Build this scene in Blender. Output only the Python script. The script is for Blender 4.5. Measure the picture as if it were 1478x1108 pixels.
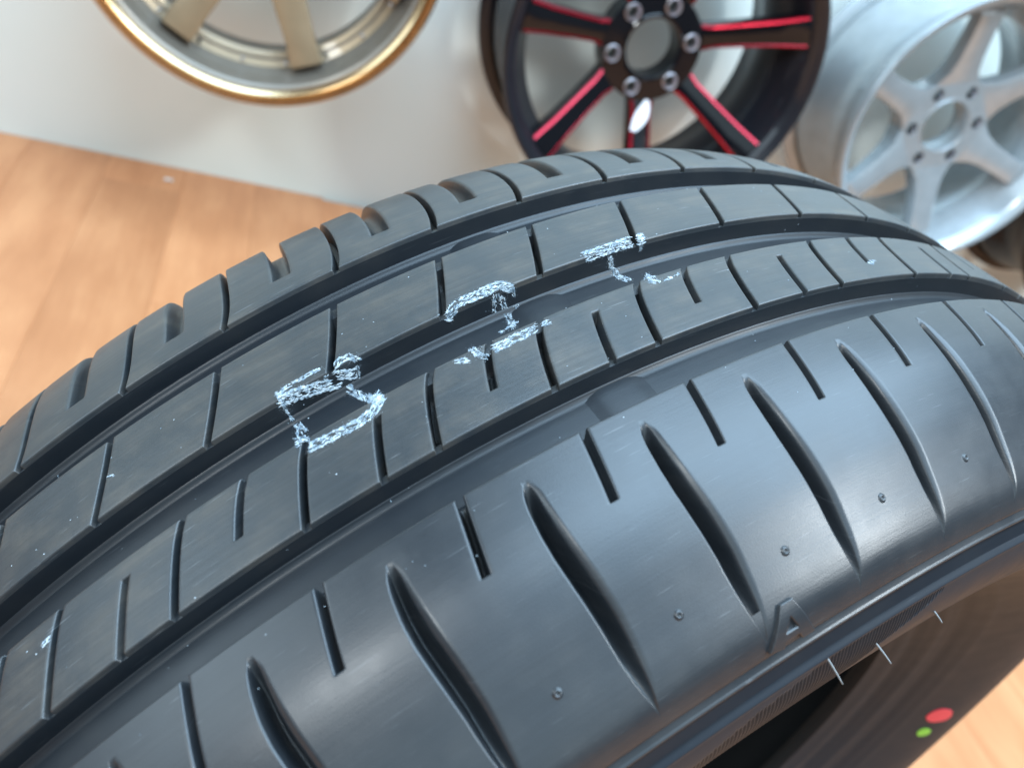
import bpy, math, random
import numpy as np
from mathutils import Matrix, Vector
from mathutils.geometry import delaunay_2d_cdt
random.seed(7)
rng = np.random.default_rng(7)
for o in list(bpy.data.objects):
    bpy.data.objects.remove(o)
scene = bpy.context.scene
C = scene.collection
PI = math.pi

# ------------------------------------------------------------------ camera
cam_d = bpy.data.cameras.new('camera')
cam = bpy.data.objects.new('camera', cam_d)
C.objects.link(cam)
R3 = ((0.9310318952, -0.1262755148, -0.3423946618),
      (-0.1995507758, 0.6093818804, -0.7673546844),
      (0.3055472106, 0.7827568065, 0.5421555901))
M4 = Matrix(R3).to_4x4()
M4.translation = Vector((-0.18470863, -0.20591893, 0.69568872))
cam.matrix_world = M4
cam_d.sensor_fit = 'HORIZONTAL'
cam_d.sensor_width = 36.0
cam_d.lens = 28.09
cam_d.clip_start = 0.02
cam_d.clip_end = 60
cam_d.dof.use_dof = True
cam_d.dof.focus_distance = 0.205
cam_d.dof.aperture_fstop = 13.5
scene.camera = cam

# ------------------------------------------------------------------ room light
world = bpy.data.worlds.new('World')
scene.world = world
world.use_nodes = True
bg = world.node_tree.nodes['Background']
bg.inputs['Color'].default_value = (0.70, 0.87, 1.0, 1)
bg.inputs['Strength'].default_value = 0.24

def area(name, loc, target, sx, sy, power, col):
    d = bpy.data.lights.new(name, 'AREA')
    d.shape = 'RECTANGLE'
    d.size = sx
    d.size_y = sy
    d.energy = power
    d.color = col
    o = bpy.data.objects.new(name, d)
    C.objects.link(o)
    o.location = loc
    dr = Vector(target) - Vector(loc)
    o.rotation_euler = dr.to_track_quat('-Z', 'Y').to_euler()
    return o

# wide cool ceiling panel right over the tyre, and two ceiling downlights in front of the wheel wall
area('ceiling_panel', (0.75, -0.12, 2.75), (0.75, -0.12, 0), 3.1, 2.15, 192, (0.53, 0.77, 1.0))
area('ceiling_panel', (0.30, -2.25, 2.75), (0.30, -2.25, 0), 2.9, 1.2, 22, (0.58, 0.80, 1.0))
area('shopfront_daylight', (-0.4, -3.8, 1.9), (0.2, 1.2, 0.4), 4.4, 2.2, 42, (0.70, 0.90, 1.0))
area('side_fill', (-3.4, 0.1, 1.9), (0.0, 0.3, 0.6), 2.2, 1.6, 50, (0.70, 0.88, 1.0))  # unseen fill lamp added to brighten the left of the tread
area('ceiling_lamp', (2.2, -1.6, 2.78), (0.2, 1.1, 0.4), 0.46, 0.46, 72, (0.90, 0.97, 1.0))
area('ceiling_lamp', (-2.4, -1.6, 2.8), (0.0, 1.1, 0.4), 0.60, 0.60, 54, (0.90, 0.97, 1.0))

vs = scene.view_settings
vs.view_transform = 'Standard'
vs.look = 'None'
vs.gamma = 1.0
vs.exposure = 0.0
scene.cycles.use_denoising = True
scene.cycles.max_bounces = 8

# ------------------------------------------------------------------ helpers
def mesh_np(name, verts, faces, mat, parent=None, uv=None, smooth=True, mats=None, fmat=None):
    """faces: (n,4) or (n,3) int array"""
    me = bpy.data.meshes.new(name)
    verts = np.asarray(verts, dtype=np.float64)
    faces = np.asarray(faces, dtype=np.int32)
    k = faces.shape[1]
    me.vertices.add(len(verts))
    me.vertices.foreach_set('co', verts.astype(np.float32).ravel())
    me.loops.add(faces.size)
    me.loops.foreach_set('vertex_index', faces.ravel())
    me.polygons.add(len(faces))
    me.polygons.foreach_set('loop_start', np.arange(0, faces.size, k, dtype=np.int32))
    me.polygons.foreach_set('loop_total', np.full(len(faces), k, dtype=np.int32))
    me.polygons.foreach_set('use_smooth', np.full(len(faces), bool(smooth)))
    if uv is not None:
        l = me.uv_layers.new(name='UVMap')
        l.data.foreach_set('uv', np.asarray(uv, dtype=np.float32)[faces.ravel()].ravel())
    me.materials.append(mat)
    if mats:
        for m in mats:
            me.materials.append(m)
    if fmat is not None:
        me.polygons.foreach_set('material_index', np.asarray(fmat, dtype=np.int32))
    me.update()
    me.validate()
    o = bpy.data.objects.new(name, me)
    C.objects.link(o)
    if parent:
        o.parent = parent
    return o

def mesh_py(name, verts, faces, mat, parent=None, smooth=False):
    me = bpy.data.meshes.new(name)
    me.from_pydata([tuple(v) for v in verts], [], [tuple(f) for f in faces])
    if smooth:
        me.polygons.foreach_set('use_smooth', [True] * len(me.polygons))
    me.materials.append(mat)
    me.update()
    o = bpy.data.objects.new(name, me)
    C.objects.link(o)
    if parent:
        o.parent = parent
    return o

def thing(name, label, cat, loc=(0, 0, 0), group=None):
    o = bpy.data.objects.new(name, None)
    o.empty_display_size = 0.05
    C.objects.link(o)
    o.location = loc
    o['label'] = label
    o['category'] = cat
    if group:
        o['group'] = group
    return o

def node_mat(name):
    m = bpy.data.materials.new(name)
    m.use_nodes = True
    nt = m.node_tree
    return m, nt, nt.nodes['Principled BSDF']

def N(nt, typ, **kw):
    n = nt.nodes.new(typ)
    for k, v in kw.items():
        setattr(n, k, v)
    return n

def ramp(nt, fac, stops):
    r = N(nt, 'ShaderNodeValToRGB')
    e = r.color_ramp.elements
    e[0].position, e[0].color = stops[0]
    e[1].position, e[1].color = stops[1]
    for p, c in stops[2:]:
        q = e.new(p)
        q.color = c
    nt.links.new(fac, r.inputs[0])
    return r.outputs[0]

def mapped(nt, src, scale, loc=(0, 0, 0)):
    mp = N(nt, 'ShaderNodeMapping')
    mp.inputs['Scale'].default_value = scale
    mp.inputs['Location'].default_value = loc
    nt.links.new(src, mp.inputs[0])
    return mp.outputs[0]

def noise(nt, vec, scale=1.0, detail=4, rough=0.55):
    n = N(nt, 'ShaderNodeTexNoise')
    n.inputs['Scale'].default_value = scale
    n.inputs['Detail'].default_value = detail
    n.inputs['Roughness'].default_value = rough
    if vec is not None:
        nt.links.new(vec, n.inputs['Vector'])
    return n.outputs[0]

def g(v):
    return (v, v, v, 1)

# ------------------------------------------------------------------ materials
def rubber(name, base, dust, rough, streak=1.0, dusty=0.5, grain=0.25, spec=0.75):
    m, nt, b = node_mat(name)
    uv = N(nt, 'ShaderNodeUVMap').outputs[0]
    st = noise(nt, mapped(nt, uv, (45, 1400, 1)), 1, 5, 0.65)      # mould lines round the tyre
    st2 = noise(nt, mapped(nt, uv, (18, 260, 1), (3, 9, 0)), 1, 3)
    blot = noise(nt, mapped(nt, uv, (70, 70, 1), (1, 5, 0)), 1, 6, 0.6)
    fine = noise(nt, mapped(nt, uv, (2600, 2600, 1)), 1, 2)
    d = ramp(nt, blot, [(0.42, g(0)), (0.72, g(1))])
    mx = N(nt, 'ShaderNodeMath', operation='MULTIPLY')
    nt.links.new(d, mx.inputs[0])
    nt.links.new(ramp(nt, st2, [(0.35, g(0.25)), (0.7, g(1))]), mx.inputs[1])
    ml = N(nt, 'ShaderNodeMath', operation='MULTIPLY')
    nt.links.new(mx.outputs[0], ml.inputs[0])
    ml.inputs[1].default_value = dusty
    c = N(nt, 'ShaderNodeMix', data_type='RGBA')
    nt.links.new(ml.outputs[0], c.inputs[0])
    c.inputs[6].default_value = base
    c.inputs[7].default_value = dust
    # faint lighter and darker mould streaks
    sm = N(nt, 'ShaderNodeMix', data_type='RGBA', blend_type='MULTIPLY')
    sm.inputs[0].default_value = 0.42 * min(1.0, streak)
    nt.links.new(c.outputs[2], sm.inputs[6])
    nt.links.new(ramp(nt, noise(nt, mapped(nt, uv, (30, 900, 1), (4, 1, 0)), 1, 4, 0.7), [(0.32, g(0.55)), (0.68, g(1.5))]), sm.inputs[7])
    # scuffs: thin pale scratches along the rolling direction
    sc = noise(nt, mapped(nt, uv, (90, 2200, 1), (7, 2, 0)), 1, 2, 0.5)
    scm = ramp(nt, sc, [(0.68, g(0)), (0.76, g(1))])
    c2 = N(nt, 'ShaderNodeMix', data_type='RGBA')
    s2 = N(nt, 'ShaderNodeMath', operation='MULTIPLY')
    nt.links.new(scm, s2.inputs[0])
    s2.inputs[1].default_value = 0.55 * streak
    nt.links.new(s2.outputs[0], c2.inputs[0])
    nt.links.new(sm.outputs[2], c2.inputs[6])
    c2.inputs[7].default_value = (0.20, 0.21, 0.22, 1)
    nt.links.new(c2.outputs[2], b.inputs['Base Color'])
    ra = N(nt, 'ShaderNodeMath', operation='MULTIPLY_ADD')
    nt.links.new(blot, ra.inputs[0])
    ra.inputs[1].default_value = 0.22
    ra.inputs[2].default_value = rough - 0.11
    nt.links.new(ra.outputs[0], b.inputs['Roughness'])
    b.inputs['Specular IOR Level'].default_value = spec
    hs = N(nt, 'ShaderNodeMath', operation='MULTIPLY_ADD')
    nt.links.new(st, hs.inputs[0])
    hs.inputs[1].default_value = 0.7 * streak
    fm = N(nt, 'ShaderNodeMath', operation='MULTIPLY')
    nt.links.new(fine, fm.inputs[0])
    fm.inputs[1].default_value = grain
    nt.links.new(fm.outputs[0], hs.inputs[2])
    bp = N(nt, 'ShaderNodeBump')
    bp.inputs['Strength'].default_value = 0.35
    bp.inputs['Distance'].default_value = 0.00025
    nt.links.new(hs.outputs[0], bp.inputs['Height'])
    nt.links.new(bp.outputs[0], b.inputs['Normal'])
    return m

M_tread = rubber('rubber_tread', (0.020, 0.024, 0.028, 1), (0.084, 0.070, 0.056, 1), 0.41, 1.0, 0.85)
M_shoulder = rubber('rubber_shoulder', (0.014, 0.017, 0.021, 1), (0.050, 0.048, 0.046, 1), 0.37, 0.5, 0.35)
M_groove_shaded = rubber('rubber_groove_shaded', (0.010, 0.013, 0.017, 1), (0.026, 0.025, 0.024, 1), 0.42, 0.25, 0.4, spec=0.5)  # undusted tread rubber, darkened to put groove shade into the colour
M_side = rubber('rubber_sidewall', (0.012, 0.017, 0.024, 1), (0.030, 0.033, 0.037, 1), 0.58, 0.3, 0.4, spec=0.28)

M_liner = rubber('rubber_liner', (0.008, 0.0085, 0.009, 1), (0.016, 0.015, 0.015, 1), 0.75, 0.2, 0.3, spec=0.2)  # shade of the tyre's hollow put into a darker rubber colour

def paint(name, col, rough, metal=0.0, coat=0.0):
    m, nt, b = node_mat(name)
    tc = N(nt, 'ShaderNodeTexCoord').outputs['Object']
    nz = noise(nt, tc, 38, 5)
    c = N(nt, 'ShaderNodeMix', data_type='RGBA')
    nt.links.new(ramp(nt, nz, [(0.35, g(0)), (0.75, g(1))]), c.inputs[0])
    c.inputs[6].default_value = col
    c.inputs[7].default_value = tuple(x * 0.86 for x in col[:3]) + (1,)
    nt.links.new(c.outputs[2], b.inputs['Base Color'])
    b.inputs['Roughness'].default_value = rough
    b.inputs['Metallic'].default_value = metal
    b.inputs['Specular IOR Level'].default_value = 0.22 if 'black' in name else 0.5
    b.inputs['Coat Weight'].default_value = coat
    b.inputs['Coat Roughness'].default_value = 0.06
    return m

M_black = paint('gloss_black', (0.004, 0.004, 0.006, 1), 0.10, 0.0, 0.35)
M_blackrim = paint('satin_black', (0.012, 0.012, 0.016, 1), 0.28, 0.0, 0.4)
M_red = paint('red_metallic', (0.40, 0.004, 0.022, 1), 0.24, 0.7, 0.3)
M_chrome = paint('chrome', (0.82, 0.80, 0.82, 1), 0.18, 1.0)
M_white = paint('silver_white', (0.37, 0.41, 0.43, 1), 0.26, 0.4, 0.4)
M_bronze = paint('bronze', (0.31, 0.225, 0.135, 1), 0.38, 0.35, 0.3)
M_bronze_dk = paint('bronze_barrel', (0.23, 0.20, 0.165, 1), 0.36, 0.45)
M_gold = paint('polished_gold', (0.70, 0.50, 0.29, 1), 0.24, 1.0)
M_barrel_dk = paint('dark_barrel', (0.055, 0.06, 0.06, 1), 0.4, 0.4)
M_lug = paint('satin_metal', (0.50, 0.46, 0.48, 1), 0.34, 0.9)
M_reflection = paint('reflection_white', (0.80, 0.80, 0.85, 1), 0.35)  # white of the modelled reflection on the black wheel's spoke
M_dotred = paint('red_dot_paint', (0.75, 0.05, 0.08, 1), 0.5)
M_dotgreen = paint('green_dot_paint', (0.22, 0.55, 0.05, 1), 0.5)
M_paper = paint('paper', (0.8, 0.8, 0.78, 1), 0.7)

def chalk():
    m, nt, b = node_mat('white_crayon')
    b.inputs['Base Color'].default_value = (0.74, 0.80, 0.84, 1)
    b.inputs['Roughness'].default_value = 0.6
    tc = N(nt, 'ShaderNodeTexCoord').outputs['Object']
    nz = noise(nt, tc, 900, 3)
    nt.links.new(ramp(nt, nz, [(0.38, (0.20, 0.27, 0.33, 1)), (0.66, (0.62, 0.69, 0.73, 1))]), b.inputs['Base Color'])
    return m
M_chalk = chalk()

def wall_mat():
    m, nt, b = node_mat('wall_paint')
    tc = N(nt, 'ShaderNodeTexCoord').outputs['Object']
    n1 = noise(nt, tc, 2.2, 5)
    nt.links.new(ramp(nt, n1, [(0.3, (0.675, 0.745, 0.70, 1)), (0.75, (0.745, 0.775, 0.74, 1))]), b.inputs['Base Color'])
    b.inputs['Roughness'].default_value = 0.42
    n2 = noise(nt, tc, 160, 3)
    bp = N(nt, 'ShaderNodeBump')
    bp.inputs['Strength'].default_value = 0.12
    bp.inputs['Distance'].default_value = 0.001
    nt.links.new(n2, bp.inputs['Height'])
    nt.links.new(bp.outputs[0], b.inputs['Normal'])
    return m
M_wall = wall_mat()

def wood_mat():
    m, nt, b = node_mat('oak_laminate')
    tc = N(nt, 'ShaderNodeTexCoord').outputs['Object']
    oi = N(nt, 'ShaderNodeObjectInfo').outputs['Random']
    vm = N(nt, 'ShaderNodeVectorMath', operation='MULTIPLY_ADD')
    nt.links.new(tc, vm.inputs[0])
    vm.inputs[1].default_value = (1, 1, 1)
    cx = N(nt, 'ShaderNodeCombineXYZ')
    for i, k in enumerate((37.0, 11.0, 5.0)):
        mm = N(nt, 'ShaderNodeMath', operation='MULTIPLY')
        nt.links.new(oi, mm.inputs[0])
        mm.inputs[1].default_value = k
        nt.links.new(mm.outputs[0], cx.inputs[i])
    nt.links.new(cx.outputs[0], vm.inputs[2])
    v = vm.outputs[0]
    gr = noise(nt, mapped(nt, v, (20, 4.2, 8)), 1, 6, 0.62)
    fi = noise(nt, mapped(nt, v, (180, 7, 20)), 1, 3, 0.6)
    bl = noise(nt, mapped(nt, v, (9, 5.5, 4)), 1, 4)
    ad = N(nt, 'ShaderNodeMath', operation='MULTIPLY_ADD')
    nt.links.new(fi, ad.inputs[0])
    ad.inputs[1].default_value = 0.25
    nt.links.new(gr, ad.inputs[2])
    a2 = N(nt, 'ShaderNodeMath', operation='MULTIPLY_ADD')
    nt.links.new(bl, a2.inputs[0])
    a2.inputs[1].default_value = 0.45
    nt.links.new(ad.outputs[0], a2.inputs[2])
    col = ramp(nt, a2.outputs[0], [(0.55, (0.45, 0.176, 0.070, 1)), (1.05, (0.61, 0.272, 0.122, 1)), (0.82, (0.54, 0.226, 0.097, 1))])
    hv = N(nt, 'ShaderNodeHueSaturation')
    vv = N(nt, 'ShaderNodeMath', operation='MULTIPLY_ADD')
    nt.links.new(oi, vv.inputs[0])
    vv.inputs[1].default_value = 0.14
    vv.inputs[2].default_value = 0.93
    nt.links.new(vv.outputs[0], hv.inputs['Value'])
    nt.links.new(col, hv.inputs['Color'])
    nt.links.new(hv.outputs[0], b.inputs['Base Color'])
    b.inputs['Roughness'].default_value = 0.42
    bp = N(nt, 'ShaderNodeBump')
    bp.inputs['Strength'].default_value = 0.15
    bp.inputs['Distance'].default_value = 0.0006
    nt.links.new(fi, bp.inputs['Height'])
    nt.links.new(bp.outputs[0], b.inputs['Normal'])
    return m
M_wood = wood_mat()
M_gap = paint('floor_gap', (0.22, 0.11, 0.06, 1), 0.8)

# ------------------------------------------------------------------ floor and wall
WALL_Y = 1.3354
def box_faces():
    return [(0, 3, 2, 1), (4, 5, 6, 7), (0, 1, 5, 4), (1, 2, 6, 5), (2, 3, 7, 6), (3, 0, 4, 7)]
def box_verts(x0, x1, y0, y1, z0, z1):
    return [(x0, y0, z0), (x1, y0, z0), (x1, y1, z0), (x0, y1, z0), (x0, y0, z1), (x1, y0, z1), (x1, y1, z1), (x0, y1, z1)]

floor = mesh_py('floor', box_verts(-2.6, 3.4, -2.0, WALL_Y + 0.1, -0.05, -0.0055), box_faces(), M_gap)
floor['kind'] = 'structure'
wall = mesh_py('wall', box_verts(-3.0, 4.0, WALL_Y, WALL_Y + 0.12, -0.0055, 2.72), box_faces(), M_wall)
wall['kind'] = 'structure'

def plank_mesh(w, l):
    h = 0.0004
    x0, x1, y0, y1 = 0.00012, w - 0.00012, 0.00012, l - 0.00012
    v = box_verts(x0, x1, y0, y1, -0.0054, -h) + [(x0 + h, y0 + h, 0), (x1 - h, y0 + h, 0), (x1 - h, y1 - h, 0), (x0 + h, y1 - h, 0)]
    f = [(0, 3, 2, 1), (0, 1, 5, 4), (1, 2, 6, 5), (2, 3, 7, 6), (3, 0, 4, 7),
         (4, 5, 9, 8), (5, 6, 10, 9), (6, 7, 11, 10), (7, 4, 8, 11), (8, 9, 10, 11)]
    me = bpy.data.meshes.new('plank')
    me.from_pydata(v, [], f)
    me.materials.append(M_wood)
    return me
pw = 0.128
full_plank = plank_mesh(pw, 1.2)
k = 0
x = -1.7
while x < 2.35:
    y1 = WALL_Y - 0.001 - (0.37 * k % 1.2)
    first = WALL_Y - 0.001 - y1
    pieces = []
    if first > 0.03:
        pieces.append((y1, first, None))
    y = y1
    while y > -1.0:
        pieces.append((y - 1.2, 1.2, full_plank))
        y -= 1.2
    for (yy, l, me) in pieces:
        o = bpy.data.objects.new('plank', me or plank_mesh(pw, l))
        C.objects.link(o)
        o.parent = floor
        o.location = (x, yy, 0)
    x += pw
    k += 1

# ------------------------------------------------------------------ wheels
def lathe(name, prof, mat, parent, n=128, closed=True, smooth=True):
    """prof: (radius, y) points, revolved round local Y"""
    p = np.array(prof)
    m = len(p)
    a = np.linspace(0, 2 * PI, n, endpoint=False)
    V = np.stack([np.outer(np.cos(a), p[:, 0]), np.tile(p[:, 1], (n, 1)), np.outer(np.sin(a), p[:, 0])], 2).reshape(-1, 3)
    i = np.arange(n)[:, None]
    j = np.arange(m if closed else m - 1)[None, :]
    F = np.stack([i * m + j, i * m + (j + 1) % m, ((i + 1) % n) * m + (j + 1) % m, ((i + 1) % n) * m + j], 2).reshape(-1, 4)
    o = mesh_np(name, V, F, mat, parent, smooth=smooth)
    me = o.data
    me.set_sharp_from_angle(angle=math.radians(38))
    return o

def ring_pts(r, n, cx=0.0, cz=0.0):
    return [(cx + r * math.cos(2 * PI * i / n), cz + r * math.sin(2 * PI * i / n)) for i in range(n)]

def plate(name, outer, holes, y0, y1, mat, parent, bev=0.002):
    """flat plate in the XZ plane with real holes, front at y0, back at y1"""
    loops = [outer] + holes
    v2, e2, idx = [], [], []
    for lp in loops:
        s = len(v2)
        v2 += [Vector(p) for p in lp]
        e2.append(list(range(s, s + len(lp))) if s == 0 else list(range(s + len(lp) - 1, s - 1, -1)))
        idx.append((s, len(lp)))
    r = delaunay_2d_cdt(v2, [], e2, 2, 1e-6)
    tv, tf = r[0], r[2]
    n = len(tv)
    V = [(p[0], y0, p[1]) for p in tv] + [(p[0], y1, p[1]) for p in tv]
    F = [tuple(f) for f in tf] + [tuple(n + q for q in reversed(f)) for f in tf]
    for s, l in idx:
        for i in range(l):
            a, b = s + i, s + (i + 1) % l
            F.append((a, b, n + b, n + a))
    o = mesh_py(name, V, F, mat, parent)
    import bmesh
    bm = bmesh.new()
    bm.from_mesh(o.data)
    bmesh.ops.recalc_face_normals(bm, faces=bm.faces)
    bm.to_mesh(o.data)
    bm.free()
    return o

def spoke(name, ang, stations, mat, parent, bev=0.004):
    """stations: (radius, width, y_front, thickness); lofted with rounded shoulders"""
    ca, sa = math.cos(ang), math.sin(ang)
    V, F = [], []
    for (r, w, yf, th) in stations:
        h = w / 2
        b = min(bev, h * 0.6, th * 0.4)
        sec = [(-h, yf + th), (-h, yf + b), (-h + b * 0.3, yf + b * 0.3), (-h + b, yf), (h - b, yf), (h - b * 0.3, yf + b * 0.3), (h, yf + b), (h, yf + th)]
        for (t, y) in sec:
            V.append((r * ca - t * sa, y, r * sa + t * ca))
    m = 8
    for i in range(len(stations) - 1):
        for j in range(m):
            F.append((i * m + j, i * m + (j + 1) % m, (i + 1) * m + (j + 1) % m, (i + 1) * m + j))
    F.append(tuple(range(m)))
    F.append(tuple(reversed(range((len(stations) - 1) * m, len(stations) * m))))
    import bmesh
    o = mesh_py(name, V, F, mat, parent, smooth=True)
    bm = bmesh.new()
    bm.from_mesh(o.data)
    bmesh.ops.recalc_face_normals(bm, faces=bm.faces)
    bm.to_mesh(o.data)
    bm.free()
    o.data.set_sharp_from_angle(angle=math.radians(35))
    return o

def barrel_profile(R, W, lip=0.012, inset=0.0):
    return [(R, 0.004), (R, 0.011), (R - 0.006, 0.0135), (R - 0.017, 0.016), (R - 0.019, 0.046), (R - 0.040, 0.074),
            (R - 0.043, 0.135), (R - 0.024, 0.175), (R - 0.020, 0.225), (R - 0.019, W - 0.030), (R - 0.017, W - 0.020), (R - 0.005, W - 0.017), (R, W - 0.013), (R, W - 0.004), (R - 0.004, W),
            (R - 0.012, W - 0.004), (R - 0.028, W - 0.012), (R - 0.031, 0.225), (R - 0.034, 0.18), (R - 0.052, 0.138), (R - 0.050, 0.072),
            (R - 0.030, 0.046), (R - 0.026, 0.020), (R - 0.015, 0.006), (R - 0.008, 0.001), (R - 0.003, 0.0)]

def lug_circle(n, pcd, rh, off):
    out = []
    for i in range(n):
        a = off + 2 * PI * i / n
        out.append((pcd * math.cos(a), pcd * math.sin(a)))
    return out

LIP_Y = 1.035
WID = 0.240

def bracket(t, R, depth):
    """steel peg from the wall that carries the rim from inside at its top"""
    pts = [(0.0001, depth - 0.09), (0.0075, depth - 0.088), (0.0085, depth - 0.085), (0.0085, WALL_Y - LIP_Y - 0.006), (0.028, WALL_Y - LIP_Y - 0.0055), (0.028, WALL_Y - LIP_Y + 0.001), (0.0001, WALL_Y - LIP_Y + 0.001)]
    o = lathe('wall_peg', pts, M_chrome, t, 24)
    o.location = (0, 0, R)
    return o

# --- gloss black wheel with red milled spoke edges
def black_wheel(loc, label):
    t = thing('alloy_wheel', label, 'wheel', loc, 'display wheels hung along the wall')
    R = 0.2725
    lathe('rim', barrel_profile(R, WID), M_blackrim, t, 160)
    bracket(t, R - 0.0425, WID)
    hub_y = 0.088
    lugs = lug_circle(6, 0.0695, 0.011, math.radians(22))
    holes = [ring_pts(0.047, 40)] + [ring_pts(0.0112, 16, *c) for c in lugs]
    hb = plate('hub', ring_pts(0.088, 64), holes, hub_y, hub_y + 0.042, M_black, t)
    bore = lathe('bore_ring', [(0.047, hub_y - 0.002), (0.052, hub_y - 0.004), (0.0545, hub_y - 0.002), (0.0545, hub_y + 0.001), (0.047, hub_y + 0.03), (0.0455, hub_y + 0.03)], M_black, hb, 56)
    ls = None
    for (cx, cz) in lugs:
        if ls is None:
            ls = lathe('lug_seat', [(0.0085, hub_y + 0.012), (0.0105, hub_y - 0.001), (0.0125, hub_y - 0.003), (0.0145, hub_y - 0.001), (0.0145, hub_y + 0.002), (0.0109, hub_y + 0.014)], M_lug, hb, 20)
            ls.location = (cx, 0, cz)
        else:
            c = ls.copy()
            C.objects.link(c)
            c.parent = hb
            c.location = (cx, 0, cz)
    for i in range(7):
        a = math.radians(-77.8 + 360 / 7 * i)
        sp = spoke('spoke', a, [(0.078, 0.044, hub_y + 0.004, 0.036), (0.105, 0.037, hub_y - 0.006, 0.034), (0.15, 0.039, hub_y - 0.026, 0.032),
                                (0.20, 0.043, hub_y - 0.050, 0.032), (0.238, 0.050, hub_y - 0.068, 0.034), (0.247, 0.054, hub_y - 0.070, 0.034)], M_black, t, 0.005)
        for s in (-1, 1):
            V, F = [], []
            ca, sa = math.cos(a), math.sin(a)
            st = [(0.088, 0.0205, hub_y - 0.0005), (0.105, 0.0175, hub_y - 0.0068), (0.15, 0.0185, hub_y - 0.0268), (0.20, 0.0205, hub_y - 0.0508), (0.243, 0.0243, hub_y - 0.0700)]
            for (r, w, y) in st:
                for (tt, yy) in ((w - 0.0044, y - 0.0004), (w - 0.0036, y - 0.0013), (w + 0.0002, y + 0.0010), (w + 0.0013, y + 0.0055), (w - 0.003, y + 0.008)):
                    q = tt * s
                    V.append((r * ca - q * sa, yy, r * sa + q * ca))
            m = 5
            for k_ in range(len(st) - 1):
                for j in range(m):
                    F.append((k_ * m + j, k_ * m + (j + 1) % m, (k_ + 1) * m + (j + 1) % m, (k_ + 1) * m + j))
            F.append(tuple(range(m)))
            F.append(tuple(reversed(range((len(st) - 1) * m, len(st) * m))))
            mesh_py('red_edge', V, F, M_red, sp)
    return t

bw = black_wheel((0.424, LIP_Y, 0.481), 'gloss black alloy wheel with red spoke edges hanging on the wall behind the tyre')
# small white curved strip modelled as a window reflection on the lower spoke
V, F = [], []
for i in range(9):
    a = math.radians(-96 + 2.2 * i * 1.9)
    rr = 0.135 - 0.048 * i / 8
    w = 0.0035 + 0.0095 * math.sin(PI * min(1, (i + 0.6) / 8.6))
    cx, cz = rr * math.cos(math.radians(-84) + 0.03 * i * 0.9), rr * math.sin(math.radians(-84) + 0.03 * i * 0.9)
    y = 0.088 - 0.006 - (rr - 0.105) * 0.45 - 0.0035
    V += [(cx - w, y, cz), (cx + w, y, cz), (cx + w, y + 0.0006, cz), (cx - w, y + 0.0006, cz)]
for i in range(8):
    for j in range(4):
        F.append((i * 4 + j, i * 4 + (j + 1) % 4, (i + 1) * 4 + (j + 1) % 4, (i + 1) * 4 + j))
mesh_py('reflection_strip', V, F, M_reflection, bw)

def copy_tree(o, parent=None):
    c = o.copy()
    C.objects.link(c)
    c.parent = parent
    for ch in [q for q in bpy.data.objects if q.parent == o]:
        copy_tree(ch, c)
    return c
_kids = {}
b2 = None

# --- bronze wheel with polished gold lip
def bronze_wheel(loc, label):
    t = thing('alloy_wheel', label, 'wheel', loc, 'display wheels hung along the wall')
    R = 0.254
    wd = 0.185
    pr = barrel_profile(R, wd)
    lathe('rim', [q for q in pr[1:21] if q[1] < wd + .001 and not (0.18 < q[1] < wd - .031)] + [(R - 0.032, 0.072), (R - 0.0285, 0.060), (R - 0.0265, 0.016), (R - 0.0225, 0.012), (R - 0.012, 0.010)], M_bronze_dk, t, 160)
    bracket(t, 0.1975, 0.20)
    lathe('lip', [(R + 0.0005, 0.0105), (R + 0.0008, 0.003), (R - 0.002, -0.0005), (R - 0.006, 0.0), (R - 0.0080, 0.0040), (R - 0.0098, 0.0085),
                  (R - 0.0116, 0.0045), (R - 0.0150, 0.0025), (R - 0.0190, 0.0055), (R - 0.0215, 0.0115), (R - 0.012, 0.0098)], M_gold, t, 160)
    lathe('inner_barrel', [(0.2155, 0.085), (0.2120, 0.088), (0.2080, 0.13), (0.2060, 0.150), (0.2085, 0.150), (0.2100, 0.13), (0.2175, 0.093)], M_barrel_dk, t, 128)
    # flat seat ring carrying the spokes
    rng_ = lathe('seat_ring', [(0.1965, 0.078), (0.2000, 0.0745), (0.2215, 0.068), (0.2262, 0.063), (0.2275, 0.070), (0.2225, 0.082), (0.1985, 0.090)], M_bronze, t, 128)
    for i in range(21):
        a = math.radians(-64.7 + 360 / 21 * (i + 0.5))
        s = lathe('rivet', [(0.0001, 0.0675), (0.0026, 0.0682), (0.0036, 0.0705), (0.0036, 0.076), (0.0001, 0.076)], M_chrome if i % 3 else M_barrel_dk, rng_, 10)
        s.location = (0.212 * math.cos(a), 0.0, 0.212 * math.sin(a))
    plate('hub', ring_pts(0.082, 64), [ring_pts(0.047, 40)] + [ring_pts(0.0105, 16, *c) for c in lug_circle(6, 0.066, 0.01, 0.3)], 0.066, 0.11, M_bronze, t)
    for i in range(7):
        a = math.radians(-64.7 + 360 / 7 * i)
        spoke('spoke', a, [(0.07, 0.060, 0.066, 0.032), (0.10, 0.050, 0.062, 0.030), (0.17, 0.044, 0.052, 0.026), (0.205, 0.0455, 0.047, 0.024), (0.2125, 0.046, 0.047, 0.024), (0.2185, 0.046, 0.066, 0.006)], M_bronze, t, 0.003)
    return t
bronze_wheel((-0.211, LIP_Y, 0.512), 'bronze alloy wheel with polished gold lip hanging on the wall')

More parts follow.
